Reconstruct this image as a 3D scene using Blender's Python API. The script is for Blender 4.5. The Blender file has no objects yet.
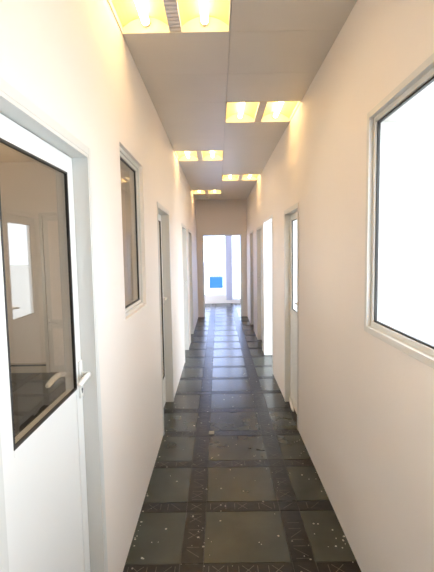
import bpy, bmesh, math, random
from mathutils import Vector, Matrix
random.seed(7)
S = bpy.context.scene
C = S.collection

# ------------------------------------------------------------------ camera, sky, lights, exposure
yaw, pitch, roll, FPX = -0.0038, 0.0848, -0.0162, 416.2
fw = Vector((math.sin(yaw)*math.cos(pitch), math.cos(yaw)*math.cos(pitch), -math.sin(pitch)))
rt = Vector((math.cos(yaw), -math.sin(yaw), 0)); up = rt.cross(fw)
r2 = rt*math.cos(roll)+up*math.sin(roll); u2 = up*math.cos(roll)-rt*math.sin(roll)
cd = bpy.data.cameras.new('camera'); cam = bpy.data.objects.new('camera', cd); C.objects.link(cam)
cam.matrix_world = Matrix(((r2.x, u2.x, -fw.x, 0), (r2.y, u2.y, -fw.y, 0), (r2.z, u2.z, -fw.z, 1.6), (0, 0, 0, 1)))
cd.sensor_fit = 'VERTICAL'; cd.sensor_height = 24; cd.lens = 24*FPX/572; cd.clip_start = 0.02; cd.clip_end = 200
S.camera = cam
w = bpy.data.worlds.new('sky'); S.world = w; w.use_nodes = True
SKY = 5.0
wb = w.node_tree.nodes['Background']
wb.inputs[0].default_value = (0.84, 0.91, 1.0, 1); wb.inputs[1].default_value = SKY
LAMP = 8.0          # radiance of the fluorescent tubes in the ceiling troffers
S.view_settings.view_transform = 'Standard'; S.view_settings.look = 'None'
S.view_settings.gamma = 1; S.view_settings.use_curve_mapping = False
S.view_settings.exposure = 0.72
S.cycles.diffuse_bounces = 8; S.cycles.max_bounces = 16; S.cycles.transparent_max_bounces = 24

# ------------------------------------------------------------------ measures (metres)
XL, XR, H, T = -0.504, 0.687, 2.783, 0.12
YB, YE = -3.0, 10.0                      # corridor, behind the camera to the end opening
YF = 12.55                               # glazing of the bright end room

# ------------------------------------------------------------------ materials
def mat(name, col, rough=0.5, metal=0.0, spec=0.5, noise=0.0, nscale=6.0, bump=0.0, bscale=20.0, emit=None, estr=0.0):
    m = bpy.data.materials.new(name); m.use_nodes = True
    nt = m.node_tree; b = nt.nodes['Principled BSDF']
    b.inputs['Base Color'].default_value = (*col, 1); b.inputs['Roughness'].default_value = rough
    b.inputs['Metallic'].default_value = metal; b.inputs['Specular IOR Level'].default_value = spec
    tc = nt.nodes.new('ShaderNodeTexCoord')
    if noise:
        n = nt.nodes.new('ShaderNodeTexNoise'); n.inputs['Scale'].default_value = nscale; n.inputs['Detail'].default_value = 5
        nt.links.new(tc.outputs['Object'], n.inputs['Vector'])
        r = nt.nodes.new('ShaderNodeValToRGB')
        r.color_ramp.elements[0].position = 0.3; r.color_ramp.elements[1].position = 0.7
        r.color_ramp.elements[0].color = (*[c*(1-noise) for c in col], 1)
        r.color_ramp.elements[1].color = (*[min(1, c*(1+noise)) for c in col], 1)
        nt.links.new(n.outputs['Fac'], r.inputs['Fac']); nt.links.new(r.outputs['Color'], b.inputs['Base Color'])
    if bump:
        n = nt.nodes.new('ShaderNodeTexNoise'); n.inputs['Scale'].default_value = bscale; n.inputs['Detail'].default_value = 3
        nt.links.new(tc.outputs['Object'], n.inputs['Vector'])
        bp = nt.nodes.new('ShaderNodeBump'); bp.inputs['Strength'].default_value = bump; bp.inputs['Distance'].default_value = 0.01
        nt.links.new(n.outputs['Fac'], bp.inputs['Height']); nt.links.new(bp.outputs['Normal'], b.inputs['Normal'])
    if emit:
        b.inputs['Emission Color'].default_value = (*emit, 1); b.inputs['Emission Strength'].default_value = estr
    return m

def glass_mat(name, tint, ior):
    m = bpy.data.materials.new(name); m.use_nodes = True
    nt = m.node_tree; nt.nodes.clear()
    out = nt.nodes.new('ShaderNodeOutputMaterial'); mx = nt.nodes.new('ShaderNodeMixShader')
    tr = nt.nodes.new('ShaderNodeBsdfTransparent'); tr.inputs[0].default_value = (*tint, 1)
    gl = nt.nodes.new('ShaderNodeBsdfGlossy'); gl.inputs['Roughness'].default_value = 0.02
    fr = nt.nodes.new('ShaderNodeFresnel'); fr.inputs['IOR'].default_value = ior
    ge = nt.nodes.new('ShaderNodeNewGeometry'); ma = nt.nodes.new('ShaderNodeMath'); ma.operation = 'SUBTRACT'; ma.inputs[0].default_value = 1
    mu = nt.nodes.new('ShaderNodeMath'); mu.operation = 'MULTIPLY'
    nt.links.new(ge.outputs['Backfacing'], ma.inputs[1]); nt.links.new(fr.outputs[0], mu.inputs[0]); nt.links.new(ma.outputs[0], mu.inputs[1])
    nt.links.new(mu.outputs[0], mx.inputs[0]); nt.links.new(tr.outputs[0], mx.inputs[1]); nt.links.new(gl.outputs[0], mx.inputs[2])
    nt.links.new(mx.outputs[0], out.inputs[0])
    return m

M = {
 'wall': mat('wall_paint', (0.88, 0.825, 0.774), 0.6, spec=0.3, noise=0.012, nscale=1.5, bump=0.05, bscale=60),
 'ceil': mat('ceiling_panel', (0.64, 0.595, 0.53), 0.38, spec=0.5, noise=0.02, nscale=3),
 'slabroof': mat('plaster_grey', (0.5, 0.49, 0.47), 0.8),
 'white': mat('white_lacquer', (0.86, 0.87, 0.86), 0.35, spec=0.5),
 'frame': mat('pale_grey_aluminium', (0.72, 0.73, 0.715), 0.35, spec=0.5),
 'wframe': mat('off_white_aluminium', (0.72, 0.71, 0.68), 0.35, spec=0.5),
 'gasket': mat('dark_rubber_gasket', (0.03, 0.028, 0.027), 0.5),
 'glass': glass_mat('tinted_door_glass', (0.84, 0.77, 0.67), 1.9),
 'clear': glass_mat('clear_window_glass', (0.97, 0.985, 0.98), 1.5),
 'bluish': glass_mat('pale_blue_tinted_glass', (0.72, 0.77, 0.92), 1.5),
 'steel': mat('satin_steel', (0.75, 0.75, 0.73), 0.28, metal=1.0),
 'lever': mat('polished_white_metal', (0.88, 0.88, 0.86), 0.25, spec=0.6),
 'black': mat('keyhole_black', (0.02, 0.02, 0.02), 0.5),
 'slab': mat('slate_slab', (0.047, 0.050, 0.040), 0.26, spec=0.45, noise=0.22, nscale=5, bump=0.2, bscale=5),
 'mosaic': mat('dark_mosaic', (0.013, 0.010, 0.008), 0.32, spec=0.34, noise=0.5, nscale=30, bump=0.25, bscale=14),
 'grout': mat('grout', (0.055, 0.05, 0.042), 0.7, noise=0.4, nscale=12),
 'inlay': mat('worn_inlay', (0.13, 0.115, 0.09), 0.45, noise=0.5, nscale=25),
 'flake': mat('plaster_flake', (0.50, 0.46, 0.40), 0.8),
 'reflector': mat('lamp_reflector', (0.95, 0.74, 0.34), 0.45),
 'housing': mat('lamp_housing', (0.80, 0.76, 0.66), 0.5),
 'louvre': mat('perforated_louvre', (0.80, 0.78, 0.80), 0.4),
 'tube': mat('fluorescent_tube', (1, 0.9, 0.7), 0.5, emit=(1.0, 0.76, 0.40), estr=LAMP),
 'pave': mat('pale_paving', (0.70, 0.69, 0.66), 0.8, noise=0.05, nscale=2),
 'skirt': mat('cream_skirting', (0.60, 0.55, 0.47), 0.5),
 'column': mat('pale_lavender_paint', (0.50, 0.50, 0.62), 0.6),
}
# ------------------------------------------------------------------ mesh helpers
class MB:
    def __init__(self): self.bm = bmesh.new(); self.mats = []
    def mi(self, m):
        if m not in self.mats: self.mats.append(m)
        return self.mats.index(m)
    def box(self, x0, x1, y0, y1, z0, z1, m, bev=0.0):
        if x0 > x1: x0, x1 = x1, x0
        i = self.mi(m)
        r = bmesh.ops.create_cube(self.bm, size=1)
        for v in r['verts']:
            v.co = Vector(((x0+x1)/2+v.co.x*(x1-x0), (y0+y1)/2+v.co.y*(y1-y0), (z0+z1)/2+v.co.z*(z1-z0)))
        fs = set(f for v in r['verts'] for f in v.link_faces)
        for f in fs: f.material_index = i
        if bev:
            es = list(set(e for v in r['verts'] for e in v.link_edges))
            rr = bmesh.ops.bevel(self.bm, geom=es, offset=bev, segments=2, affect='EDGES', profile=0.5)
            for f in rr['faces']: f.material_index = i
    def quad(self, pts, m):
        f = self.bm.faces.new([self.bm.verts.new(p) for p in pts]); f.material_index = self.mi(m); return f
    def tube(self, pts, r, m, seg=12, sy=1.0):
        i = self.mi(m); rings = []
        for k, p in enumerate(pts):
            p = Vector(p); a = Vector(pts[max(0, k-1)]); b = Vector(pts[min(len(pts)-1, k+1)])
            t = (b-a).normalized(); ref = Vector((0, 0, 1)) if abs(t.z) < 0.9 else Vector((0, 1, 0))
            n = t.cross(ref).normalized(); bb = n.cross(t)
            rr = r[k] if isinstance(r, (list, tuple)) else r
            rings.append([self.bm.verts.new(p+n*math.cos(2*math.pi*j/seg)*rr+bb*math.sin(2*math.pi*j/seg)*rr*sy) for j in range(seg)])
        for a, b in zip(rings, rings[1:]):
            for j in range(seg):
                f = self.bm.faces.new([a[j], a[(j+1) % seg], b[(j+1) % seg], b[j]]); f.material_index = i; f.smooth = True
        for R_ in (rings[0][::-1], rings[-1]):
            f = self.bm.faces.new(R_); f.material_index = i
    def build(self, name, parent=None, origin=None):
        bmesh.ops.recalc_face_normals(self.bm, faces=self.bm.faces)
        if origin is not None:
            for v in self.bm.verts: v.co -= Vector(origin)
        me = bpy.data.meshes.new(name); self.bm.to_mesh(me); self.bm.free()
        for m in self.mats: me.materials.append(m if not isinstance(m, str) else M[m])
        o = bpy.data.objects.new(name, me); C.objects.link(o)
        if parent is not None: o.parent = parent
        elif origin is not None: o.location = origin
        return o

def tag(o, label=None, cat=None, group=None, kind=None):
    if label: o['label'] = label
    if cat: o['category'] = cat
    if group: o['group'] = group
    if kind: o['kind'] = kind
    return o
def empty(name, loc):
    o = bpy.data.objects.new(name, None); o.location = loc; o.empty_display_size = 0.1; C.objects.link(o); return o

def wall_with_holes(name, x0, x1, y0, y1, z1, holes, label, axis='y', m='wall'):
    """wall along y (axis y) or along x (axis x); holes = (a0, a1, z0, z1)"""
    b = MB()
    def bx(a0, a1, za, zb):
        if a1-a0 < 1e-4 or zb-za < 1e-4: return
        if axis == 'y': b.box(x0, x1, a0, a1, za, zb, m)
        else: b.box(a0, a1, y0, y1, za, zb, m)
    s, e = (y0, y1) if axis == 'y' else (x0, x1)
    cur = s
    for (a0, a1, za, zb) in sorted(holes):
        bx(cur, a0, 0, z1); bx(a0, a1, 0, za); bx(a0, a1, zb, z1); cur = a1
    bx(cur, e, 0, z1)
    return tag(b.build(name), label, 'wall', kind='structure')

# ------------------------------------------------------------------ structure
ZT = H+0.16
L_holes = [(0.90, 1.66, 0, 1.98), (2.22, 2.88, 1.235, 2.175), (3.54, 4.33, 0, 1.985), (5.90, 6.66, 0, 1.96), (7.20, 7.95, 0, 1.95)]
R_holes = [(0.25, 1.925, 1.215, 2.20), (3.60, 4.28, 0, 1.965), (5.28, 6.25, 0, 2.01), (6.55, 7.35, 0, 1.95), (8.15, 8.90, 0, 1.96)]
wall_with_holes('wall_left', XL-T, XL, YB, YE, ZT, L_holes, 'off white painted left corridor wall')
wall_with_holes('wall_right', XR, XR+T, YB, YE, ZT, R_holes, 'off white painted right corridor wall')
wall_with_holes('wall_far', -2.2, 2.6, YE, YE+0.12, ZT, [(-0.345, 0.535, 0, 1.955)], 'end wall of the corridor around the bright opening', axis='x')
wall_with_holes('wall_back', -3.9, XR+T, YB-0.12, YB, ZT, [], 'wall closing the corridor behind the viewer', axis='x')
# side room seen through the left door glass
wall_with_holes('wall_side_room_end', -3.9, XL-T, 5.5, 5.62, ZT, [], 'far wall of the side room seen through the left door glass', axis='x')
wall_with_holes('wall_side_room_outer', -3.9, -3.78, YB, 5.5, ZT, [(0.5, 3.6, 0.8, 2.2)], 'outer wall of the left side room')  # unseen opening, added and sized to let sky light into the side room
# end room
wall_with_holes('wall_end_room_left', -2.2, -2.08, YE+0.12, YF, ZT, [(YE+0.5, YF-0.3, 0.2, 2.5)], 'left wall of the bright end room')  # opening out of view, added to brighten the end room
wall_with_holes('wall_end_room_right', 2.48, 2.6, YE+0.12, YF, ZT, [], 'right wall of the bright end room')
EH = [(-1.9, 0.235, 0.24, 2.6), (0.40, 2.3, 0.10, 2.6)]
wall_with_holes('wall_end_room_glazed', -2.2, 2.6, YF, YF+0.14, ZT, EH, 'glazed outer wall with a pale column in the end room', axis='x')

# corridor ceiling of metal panels with thin joints; luminaire cells left open
xs = [XL, 0.084, XR]; P = 0.537
light_cells = {(0, 0), (1, 3), (0, 6), (1, 9), (0, 12), (1, -3), (0, -6)}       # (column, index) ; cell = 2.37-P+P*k ... 2.37+P*k
b = MB()
for c in range(2):
    for k in range(-10, 15):
        if (c, k) in light_cells: continue
        y1 = 2.37+P*k; y0 = y1-P
        if y0 > YE: continue
        y0 = max(YB, y0); y1 = min(YE, y1)
        b.box(xs[c]+0.0012, xs[c+1]-0.0012, y0+0.001, y1-0.001, H, H+0.012, 'ceil')
for k in range(-10, 15):
    pass
b.box(XL, XR, YB, YE, H+0.12, ZT, 'slabroof')
tag(b.build('ceiling'), 'warm grey metal panel ceiling of the corridor', 'ceiling', kind='structure')
b = MB(); b.box(-3.9, XL-T, YB, 5.62, H, ZT, 'wall')
tag(b.build('ceiling'), 'plain ceiling of the left side room', 'ceiling', kind='structure')
b = MB(); b.box(-2.2, 2.6, YE+0.12, YF+0.14, H, ZT, 'wall'); 
tag(b.build('ceiling'), 'plain ceiling of the end room', 'ceiling', kind='structure')

# floor of slate slabs divided by dark mosaic strips
cols = []
x = -0.504-0.02-0.575*7
per = [(0.0, 0.12, 's'), (0.12, 0.575, 'p')]
x = -0.22-0.575*7
while x < 3:
    cols.append((x, x+0.12, 's')); cols.append((x+0.12, x+0.575, 'p')); x += 0.575
rows = []
y = 2.435-0.5255*11
while y < YF+0.2:
    rows.append((y, y+0.10, 's')); rows.append((y+0.10, y+0.5255, 'p')); y += 0.5255
g = 0.0022
def region(xa, xb, ya, yb):
    for (cx0, cx1, ct) in cols:
        a0, a1 = max(cx0, xa), min(cx1, xb)
        if a1-a0 < 0.015: continue
        for (ry0, ry1, rtp) in rows:
            c0, c1 = max(ry0, ya), min(ry1, yb)
            if c1-c0 < 0.015: continue
            m = 'slab' if (ct == 'p' and rtp == 'p') else 'mosaic'
            dz = random.uniform(-0.0008, 0.0); tx = random.uniform(-.0006, .0006); ty = random.uniform(-.0006, .0006)
            if m == 'slab' or True:
                p = [(a0+g, c0+g), (a1-g, c0+g), (a1-g, c1-g), (a0+g, c1-g)]
                zz = [dz-tx-ty, dz+tx-ty, dz+tx+ty, dz-tx+ty]
                tp = [fb.bm.verts.new((p[i][0], p[i][1], zz[i])) for i in range(4)]
                bt = [fb.bm.verts.new((p[i][0], p[i][1], -0.006)) for i in range(4)]
                mi = fb.mi(m)
                f = fb.bm.faces.new(tp); f.material_index = mi
                for i in range(4):
                    f = fb.bm.faces.new([tp[i], bt[i], bt[(i+1) % 4], tp[(i+1) % 4]]); f.material_index = mi
fb = MB()
region(XL-T, XR+T, YB, YE+0.12); region(-3.78, XL-T, YB, 5.5); region(-2.08, 2.48, YE+0.12, YF)
fb.box(-3.9, 2.6, YB-0.12, YF+0.14, -0.10, -0.003, 'grout')
# worn cross and bar inlays in the strips
def bar(cx, cy, dx, dy, wd=0.0035):
    L = math.hypot(dx, dy); nx, ny = -dy/L*wd/2, dx/L*wd/2
    z = 0.0012
    fb.quad([(cx-dx/2+nx, cy-dy/2+ny, z), (cx-dx/2-nx, cy-dy/2-ny, z), (cx+dx/2-nx, cy+dy/2-ny, z), (cx+dx/2+nx, cy+dy/2+ny, z)], 'inlay')
def motif(cx, cy, along_x, L=0.10, W=0.075):
    """cross between two bars, partly worn away"""
    def put(a, bb, da, db):
        if random.random() < 0.3: return
        if along_x: bar(cx+a, cy+bb, da, db)
        else: bar(cx+bb, cy+a, db, da)
    put(0, 0, L*0.6, W*0.8); put(0, 0, L*0.6, -W*0.8)
    put(-L*0.48, 0, 0.0001, W*0.8); put(L*0.48, 0, 0.0001, W*0.8)
for (cx0, cx1, ct) in cols:
    for (ry0, ry1, rtp) in rows:
        if ry0 < 1.2 or ry1 > YE or cx1 < XL+0.02 or cx0 > XR-0.02: continue
        a0, a1 = max(cx0, XL), min(cx1, XR)
        if ct == 'p' and rtp == 's':
            n = max(1, round((a1-a0)/0.15))
            for i in range(n): motif(a0+(i+0.5)*(a1-a0)/n, (ry0+ry1)/2, True)
        elif ct == 's':
            n = max(1, round((ry1-ry0)/0.14))
            for i in range(n): motif((cx0+cx1)/2, ry0+(i+0.5)*(ry1-ry0)/n, False, 0.095, 0.085)
fl = fb.build('floor')
tag(fl, 'glossy dark slate slab floor divided by darker patterned strips', 'floor', kind='structure')

# outdoors
b = MB(); b.box(-40, XR+T, -40, YB-0.12, -0.3, -0.11, 'pave'); b.box(XR+T, 40, -40, 60, -0.3, -0.005, 'pave')
b.box(-40, -3.9, YB-0.12, 60, -0.3, -0.11, 'pave'); b.box(-3.9, XR+T, YF+0.14, 60, -0.3, -0.11, 'pave')
tag(b.build('ground'), 'pale paving outside the building', 'ground', kind='structure')

# skirting in the side room
b = MB(); b.box(-3.78, -2.335, 5.485, 5.5, 0, 0.09, 'skirt'); b.box(-3.78, -2.335, 5.48, 5.5, 0.09, 0.115, 'gasket'); b.box(-3.78, -2.335, 5.478, 5.5, 0.115, 0.135, 'skirt')
tag(b.build('baseboard_side_room'), 'cream skirting along the far wall of the side room', 'baseboard', kind='structure')

# ------------------------------------------------------------------ windows and doors
def side(s):
    X = XL if s < 0 else XR
    return lambda d: X+s*d       # d > 0 : into the wall, away from the corridor

def ring(b, X, d0, d1, y0, y1, z0, z1, w_, m, bev=0.0, wz=None):
    wz = w_ if wz is None else wz
    b.box(X(d0), X(d1), y0, y0+w_, z0, z1, m, bev); b.box(X(d0), X(d1), y1-w_, y1, z0, z1, m, bev)
    b.box(X(d0), X(d1), y0+w_, y1-w_, z0, z0+wz, m, bev); b.box(X(d0), X(d1), y0+w_, y1-w_, z1-wz, z1, m, bev)

def make_window(name, s, y0, y1, z0, z1, fw_, rec, fm, gm, label, proud=0.01):
    X = side(s); cy = (y0+y1)/2
    root = tag(empty(name, (X(0), cy, z0)), label, 'window', kind='structure')
    org = (X(0), cy, z0)
    b = MB()
    ring(b, X, -proud, T, y0, y1, z0, z1, fw_*0.55, fm, 0.0015)
    ring(b, X, rec-0.012, T-0.005, y0+fw_*0.55, y1-fw_*0.55, z0+fw_*0.55, z1-fw_*0.55, fw_*0.45, fm, 0.0015)
    b.build('window_frame', root, org)
    b = MB(); a = fw_
    ring(b, X, rec-0.004, rec+0.008, y0+a, y1-a, z0+a, z1-a, 0.008, 'gasket')
    b.build('window_gasket', root, org)
    b = MB(); b.box(X(rec), X(rec+0.005), y0+a+0.001, y1-a-0.001, z0+a+0.001, z1-a-0.001, gm)
    b.build('window_pane', root, org)
    return root

make_window('window_1', 1, 0.25, 1.925, 1.215, 2.20, 0.05, 0.022, 'wframe', 'clear', 'large white framed window blown out with daylight on the right wall')
make_window('window_2', -1, 2.22, 2.88, 1.235, 2.175, 0.036, 0.045, 'wframe', 'glass', 'narrow looking framed dark window on the left wall beyond the first door', proud=-0.022)

def make_handle(root, org, X, d, y, z, toward, back=False):
    """lever handle on the face at depth d; toward = +1/-1 along y; back = on the far face"""
    k = -1 if not back else 1
    b = MB()
    b.box(X(d), X(d+k*0.009), y-0.016, y+0.016, z-0.075, z+0.075, 'lever', 0.003)
    h = b.build('door_handle', root, org)
    b = MB()
    p = [(X(d+k*0.005), y, z+0.02), (X(d+k*0.035), y, z+0.02), (X(d+k*0.037), y+toward*0.006, z+0.02), (X(d+k*0.040), y+toward*0.02, z+0.02),
         (X(d+k*0.040), y+toward*0.06, z+0.018), (X(d+k*0.039), y+toward*0.11, z+0.012), (X(d+k*0.040), y+toward*0.122, z+0.011)]
    b.tube(p, [0.010, 0.010, 0.011, 0.011, 0.011, 0.010, 0.006], 'lever')
    b.build('lever', h, None if False else org)
    b = MB()
    b.tube([(X(d+k*0.008), y, z-0.042), (X(d+k*0.0105), y, z-0.042)], 0.006, 'black'); b.box(X(d+k*0.008), X(d+k*0.0105), y-0.0025, y+0.0025, z-0.056, z-0.042, 'black')
    b.build('keyhole', h, org)
    return h

def make_door(name, s, y0, y1, zt, rec, label, leaf=True, glazed=True, hand=1, g_z0=1.07, st=0.07, gm='glass', leafm='white', framem='frame', trim=0.03, hz=1.10, st0=None, st1=None):
    """hand=+1: handle at the far (y1) side"""
    X = side(s); cy = (y0+y1)/2; org = (X(0), cy, 0)
    root = tag(empty(name, org), label, 'door', kind='structure')
    b = MB(); fr = 0.012; s0 = st if st0 is None else st0; s1 = st if st1 is None else st1
    # lining of the opening and a slim architrave
    for (a0, a1) in ((y0, y0+fr), (y1-fr, y1)): b.box(X(-0.004), X(T+0.004), a0, a1, 0, zt, framem)
    b.box(X(-0.004), X(T+0.004), y0+fr, y1-fr, zt-fr, zt, framem)
    for (a0, a1) in ((y0-trim, y0), (y1, y1+trim)): b.box(X(-0.006), X(-0.0003), a0, a1, 0, zt+trim, framem, 0.0015)
    b.box(X(-0.006), X(-0.0003), y0, y1, zt, zt+trim, framem, 0.0015)
    if leaf:   # stop bead
        for (a0, a1) in ((y0+fr, y0+fr+0.012), (y1-fr-0.012, y1-fr)): b.box(X(rec+0.042), X(rec+0.06), a0, a1, 0, zt-fr, framem)
        b.box(X(rec+0.042), X(rec+0.06), y0+fr, y1-fr, zt-fr-0.012, zt-fr, framem)
    b.build('door_frame', root, org)
    if not leaf:
        b = MB(); b.box(X(T+0.01), X(T+0.86), y1-0.055, y1-0.015, 0.01, zt-0.02, leafm, 0.002); b.build('door_leaf', root, org)
        return root
    a0, a1, zb, zz = y0+fr+0.003, y1-fr-0.003, 0.008, zt-fr-0.003
    d0, d1 = rec, rec+0.04
    b = MB()
    if glazed:
        b.box(X(d0), X(d1), a0, a0+s0, zb, zz, leafm, 0.002); b.box(X(d0), X(d1), a1-s1, a1, zb, zz, leafm, 0.002)
        b.box(X(d0), X(d1), a0+s0, a1-s1, zz-0.065, zz, leafm, 0.002)
        b.box(X(d0), X(d1), a0+s0, a1-s1, zb, zb+0.10, leafm, 0.002)
        b.box(X(d0), X(d1), a0+s0, a1-s1, g_z0-0.02, g_z0, leafm, 0.002)
        b.box(X(d0+0.004), X(d1-0.004), a0+s0, a1-s1, zb+0.10, g_z0-0.02, leafm, 0.001)
    else:
        b.box(X(d0), X(d1), a0, a1, zb, zz, leafm, 0.002)
    b.build('door_leaf', root, org)
    if glazed:
        b = MB(); ring(b, X, d0-0.001, d0+0.010, a0+s0, a1-s1, g_z0, zz-0.065, 0.007, 'gasket'); b.build('glazing_gasket', root, org)
        b = MB(); b.box(X(d0+0.004), X(d0+0.009), a0+s0+0.001, a1-s1-0.001, g_z0+0.001, zz-0.066, gm); b.build('glass_pane', root, org)
    hy = a1-0.028 if hand > 0 else a0+0.028
    make_handle(root, org, X, d0, hy, hz, -1 if hand > 0 else 1)
    make_handle(root, org, X, d1, hy, hz, -1 if hand > 0 else 1, back=True)
    return root

make_door('door_1', -1, 0.90, 1.66, 1.98, 0.055, 'nearest white door with a large tinted glass pane and lever handle on the left', st=0.062, st0=0.165)
make_door('door_2', -1, 3.54, 4.33, 1.985, 0.075, 'recessed white door with dark glass beyond the left window', g_z0=0.30, framem='skirt2' if False else 'wframe', st=0.055)
make_door('door_3', -1, 5.90, 6.66, 1.96, 0.06, 'third recessed doorway along the left wall', glazed=False, framem='wframe')
make_door('door_4', -1, 7.20, 7.95, 1.95, 0.07, 'furthest recessed doorway along the left wall', glazed=False, framem='wframe', leafm='wframe')
make_door('door_5', 1, 3.60, 4.28, 1.965, 0.05, 'recessed door with a bright upper glass strip, nearest on the right wall', gm='clear', framem='wframe', st=0.05, hand=-1, g_z0=1.0, st1=0.10)
b = MB(); b.box(XR+0.004, XR+T-0.004, 3.615, 4.265, 0.0005, 0.004, 'black')
o = b.build('threshold', bpy.data.objects['door_5'], (XR, 3.94, 0))
make_door('door_6', 1, 5.28, 6.25, 2.01, 0.05, 'open white doorway letting daylight in on the right wall', leaf=False, framem='white')
make_door('door_7', 1, 6.55, 7.35, 1.95, 0.06, 'closed recessed door just past the bright doorway on the right', glazed=False, framem='wframe')
make_door('door_8', 1, 8.15, 8.90, 1.96, 0.06, 'furthest closed recessed door on the right wall', glazed=False, framem='wframe', leafm='wframe')

# end opening lining
b = MB()
b.box(-0.380, -0.345, YE-0.012, YE+0.13, 0, 1.995, 'white', 0.002); b.box(0.535, 0.575, YE-0.012, YE+0.13, 0, 1.995, 'white', 0.002); b.box(-0.345, 0.535, YE-0.012, YE+0.13, 1.955, 1.995, 'white', 0.002)
tag(b.build('door_9'), 'white lined opening at the far end of the corridor', 'door', kind='structure')

def x_window(name, x0, x1, y, z0, z1, gm, label, mull=(), fwid=0.05, fm='white', dep=0.06):
    cx = (x0+x1)/2; root = tag(empty(name, (cx, y, z0)), label, 'window', kind='structure'); org = (cx, y, z0)
    b = MB()
    b.box(x0, x0+fwid, y, y+dep, z0, z1, fm, 0.002); b.box(x1-fwid, x1, y, y+dep, z0, z1, fm, 0.002)
    b.box(x0+fwid, x1-fwid, y, y+dep, z0, z0+fwid, fm, 0.002); b.box(x0+fwid, x1-fwid, y, y+dep, z1-fwid, z1, fm, 0.002)
    for mx in mull: b.box(mx-0.02, mx+0.02, y+0.005, y+dep-0.005, z0+fwid, z1-fwid, fm)
    b.build('window_frame', root, org)
    b = MB(); b.box(x0+fwid-0.003, x1-fwid+0.003, y+dep/2, y+dep/2+0.005, z0+fwid-0.003, z1-fwid+0.003, gm); b.build('window_pane', root, org)
    return root
x_window('window_3', -1.9, 0.235, YF+0.02, 0.24, 2.6, 'bluish', 'bright glazing left of the pale column in the end room', mull=(-0.9,), fwid=0.03)
x_window('window_4', 0.40, 2.3, YF+0.02, 0.10, 2.6, 'bluish', 'bright glazing right of the pale column in the end room', mull=(1.4,), fwid=0.03)

# door in the far wall of the side room
root = tag(empty('door_10', (-1.92, 5.5, 0)), 'pale panelled door in the side room seen through the left door glass', 'door', kind='structure')
org = (-1.92, 5.5, 0)
b = MB(); b.box(-2.33, -2.29, 5.470, 5.499, 0, 2.13, 'wframe', 0.002); b.box(-1.55, -1.51, 5.470, 5.499, 0, 2.13, 'wframe', 0.002); b.box(-2.29, -1.55, 5.470, 5.499, 2.09, 2.13, 'wframe', 0.002)
b.build('door_frame', root, org)
b = MB(); b.box(-2.282, -1.558, 5.478, 5.499, 0.01, 2.082, 'wframe', 0.002)
b.box(-2.22, -1.62, 5.474, 5.479, 0.72, 2.02, 'wall', 0.002); b.box(-2.22, -1.62, 5.474, 5.479, 0.10, 0.60, 'wall', 0.002)
b.build('door_leaf', root, org)
b = MB(); b.box(-2.268, -2.238, 5.468, 5.478, 0.58, 0.74, 'lever', 0.002); h = b.build('door_handle', root, org)
b = MB(); b.tube([(-2.253, 5.47, 0.68), (-2.253, 5.43, 0.68), (-2.24, 5.425, 0.68), (-2.14, 5.425, 0.675)], 0.009, 'lever'); b.build('lever', h, org)
# pale column in front of the end glazing
b = MB(); b.box(0.235, 0.40, YF-0.035, YF, 0.10, H, 'column', 0.004)
tag(b.build('column', None, (0.32, YF, 0.1)), 'pale lavender column between the two bright panes of the end room', 'column', kind='structure')

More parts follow.
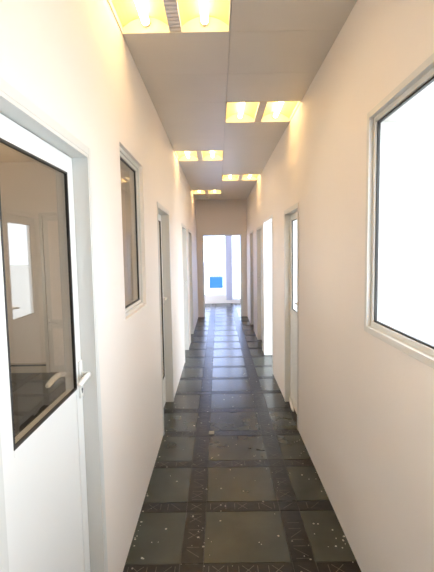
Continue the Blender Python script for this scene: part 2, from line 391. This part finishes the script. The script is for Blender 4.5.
# ------------------------------------------------------------------ ceiling lights
def make_light(x0, x1, y0, y1, label, proto=None):
    cx, cy = (x0+x1)/2, (y0+y1)/2; w2 = (x1-x0)/2; l2 = (y1-y0)/2
    root = tag(empty('ceiling_light', (cx, cy, H)), label, 'ceiling light', 'recessed ceiling lights along the corridor')
    z = 0.0
    b = MB()   # pan with a thin flange
    f = 0.008
    b.box(-w2+0.002, -w2+f, -l2+0.002, l2-0.002, z-0.002, z+0.085, 'housing'); b.box(w2-f, w2-0.002, -l2+0.002, l2-0.002, z-0.002, z+0.085, 'housing')
    b.box(-w2+f, w2-f, -l2+0.002, -l2+f, z-0.002, z+0.085, 'housing'); b.box(-w2+f, w2-f, l2-f, l2-0.002, z-0.002, z+0.085, 'housing')
    b.box(-w2+0.002, w2-0.002, -l2+0.002, l2-0.002, z+0.085, z+0.09, 'housing')
    b.build('housing', root)
    sp = 0.032
    for sx in (-1, 1):
        a, e = (-w2+f+0.001, -sp) if sx < 0 else (sp, w2-f-0.001)
        b = MB(); n = 14; pts = []
        for i in range(n+1):
            t = i/n; u = 2*t-1
            pts.append((a+(e-a)*t, 0.078-0.05*abs(u)**2.2))
        for (p, q) in zip(pts, pts[1:]):
            fc = b.quad([(p[0], -l2+f+0.001, p[1]), (q[0], -l2+f+0.001, q[1]), (q[0], l2-f-0.001, q[1]), (p[0], l2-f-0.001, p[1])], 'reflector'); fc.smooth = True
        b.build('reflector', root)
        b = MB(); mx = (a+e)/2
        b.tube([(mx, -l2+0.03, 0.045), (mx, l2-0.03, 0.045)], 0.021, 'tube', 18)
        tb = b.build('fluorescent_tube', root)
        b = MB(); b.tube([(mx, -l2+f+0.002, 0.048), (mx, -l2+0.0295, 0.048)], 0.0215, 'steel', 18); b.build('tube_cap', tb)
        b = MB(); b.tube([(mx, l2-0.0295, 0.048), (mx, l2-f-0.002, 0.048)], 0.0215, 'steel', 18); b.build('tube_cap', tb)
    b = MB()   # ribbed louvre spine
    prof = [(-sp, 0.02), (-sp*0.8, 0.006), (-sp*0.35, -0.002), (sp*0.35, -0.002), (sp*0.8, 0.006), (sp, 0.02)]
    b.box(-sp, -sp+0.002, -l2+f+0.001, l2-f-0.001, 0.0, 0.05, 'louvre'); b.box(sp-0.002, sp, -l2+f+0.001, l2-f-0.001, 0.0, 0.05, 'louvre')
    b.box(-sp+0.002, sp-0.002, -l2+f+0.001, l2-f-0.001, 0.03, 0.034, 'louvre')
    nr = 15
    for i in range(nr):
        yy = -l2+0.03+(2*l2-0.06)*i/(nr-1)
        b.box(-sp+0.002, sp-0.002, yy-0.0085, yy+0.0085, 0.001, 0.008, 'louvre')
    b.build('louvre_spine', root)
    return root
names = {(0, 0): 'largest yellow recessed ceiling light at the top of the view, over the left side',
         (1, 3): 'second ceiling light from the viewer, glowing on the right side',
         (0, 6): 'third ceiling light from the viewer, on the left side',
         (1, 9): 'fourth ceiling light from the viewer, on the right side',
         (0, 12): 'smallest ceiling light, on the left near the end wall',
         (1, -3): 'unseen ceiling light added above the viewer on the right side', (0, -6): 'unseen ceiling light added behind the viewer on the left side'}  # these two are unseen, continue the row pattern and are added for light
for (c, k), lb in names.items():
    make_light(xs[c], xs[c+1], 2.37+P*k-P, 2.37+P*k, lb)

# small sensor under the last ceiling light
b = MB(); b.tube([(0, 0, 0), (0, 0, -0.012), (0, 0, -0.03), (0, 0, -0.04)], [0.045, 0.045, 0.035, 0.015], 'housing', 20)
s_ = b.build('smoke_detector'); s_.location = (-0.2, 9.3, H)
tag(s_, 'small round detector on the ceiling just past the last light', 'smoke detector')

# blue translucent panel fixed to the end room glazing
mb_ = bpy.data.materials.new('blue_film'); mb_.use_nodes = True; nt = mb_.node_tree; nt.nodes.clear()
o_ = nt.nodes.new('ShaderNodeOutputMaterial'); t_ = nt.nodes.new('ShaderNodeBsdfTranslucent'); t_.inputs[0].default_value = (0.2, 0.42, 0.80, 1)
d_ = nt.nodes.new('ShaderNodeBsdfDiffuse'); d_.inputs[0].default_value = (0.2, 0.42, 0.85, 1); x_ = nt.nodes.new('ShaderNodeMixShader'); x_.inputs[0].default_value = 0.3
nt.links.new(t_.outputs[0], x_.inputs[1]); nt.links.new(d_.outputs[0], x_.inputs[2]); nt.links.new(x_.outputs[0], o_.inputs[0])
M['blue'] = mb_
b = MB(); b.box(-0.27, 0.13, YF-0.004, YF+0.016, 0.47, 0.83, 'blue')
for k in range(5): b.box(-0.25+k*0.075, -0.25+k*0.075+0.05, YF-0.006, YF-0.004, 0.80, 0.82, 'skirt')
tag(b.build('blue_panel', None, (-0.07, YF, 0.47)), 'small blue rectangular panel low on the bright end glazing', 'panel')

# crumbs and chips on the floor
def chip(b, x, y, r, hgt, m='flake'):
    n = random.randint(5, 7); a = random.random()*6.28
    pts = [(x+r*random.uniform(.5, 1)*math.cos(a+6.283*i/n), y+r*random.uniform(.5, 1)*math.sin(a+6.283*i/n)) for i in range(n)]
    t = [b.bm.verts.new((p[0]*.8+x*.2, p[1]*.8+y*.2, hgt)) for p in pts]; q = [b.bm.verts.new((p[0], p[1], 0.0002)) for p in pts]
    mi = b.mi(m); f = b.bm.faces.new(t); f.material_index = mi
    for i in range(n): f = b.bm.faces.new([t[i], q[i], q[(i+1) % n], t[(i+1) % n]]); f.material_index = mi
b = MB()
for i in range(300):
    yy = random.uniform(1.6, 1.6+random.random()**0.8*8); xx = random.uniform(XL+0.01, XR-0.01)
    if random.random() < 0.35: xx = random.choice([random.gauss(-0.1, 0.02), random.gauss(0.35, 0.02), XR-abs(random.gauss(0, 0.05))-0.01, XL+abs(random.gauss(0, 0.01))+0.01])
    xx = min(max(xx, XL+0.01), XR-0.01)
    chip(b, xx, yy, random.choice([0.003, 0.004, 0.005, 0.007, 0.009]), 0.002)
tag(b.build('plaster_crumbs'), 'white plaster crumbs scattered over the dark floor', 'debris', kind='stuff')
b = MB(); b.box(-0.105, -0.06, 3.515, 3.575, 0.0005, 0.005, 'flake', 0.001); b.build('plaster_chip', None, (-0.08, 3.54, 0))
tag(bpy.data.objects['plaster_chip'], 'square pale plaster chip lying on the strip by the middle slab', 'debris')
# white rounded offcut leaning in the right door recess
b = MB()
b.tube([(0.0, -0.10, 0.014), (0.0, -0.05, 0.022), (0, 0.03, 0.052), (0, 0.07, 0.075), (0, 0.085, 0.09)], [0.008, 0.014, 0.015, 0.012, 0.006], 'lever', 10, 1.0)
o = b.build('door_wedge'); o.location = (XR+0.028, 4.08, 0.0)
tag(o, 'small white wedge on the floor in front of the nearest right door', 'door wedge')
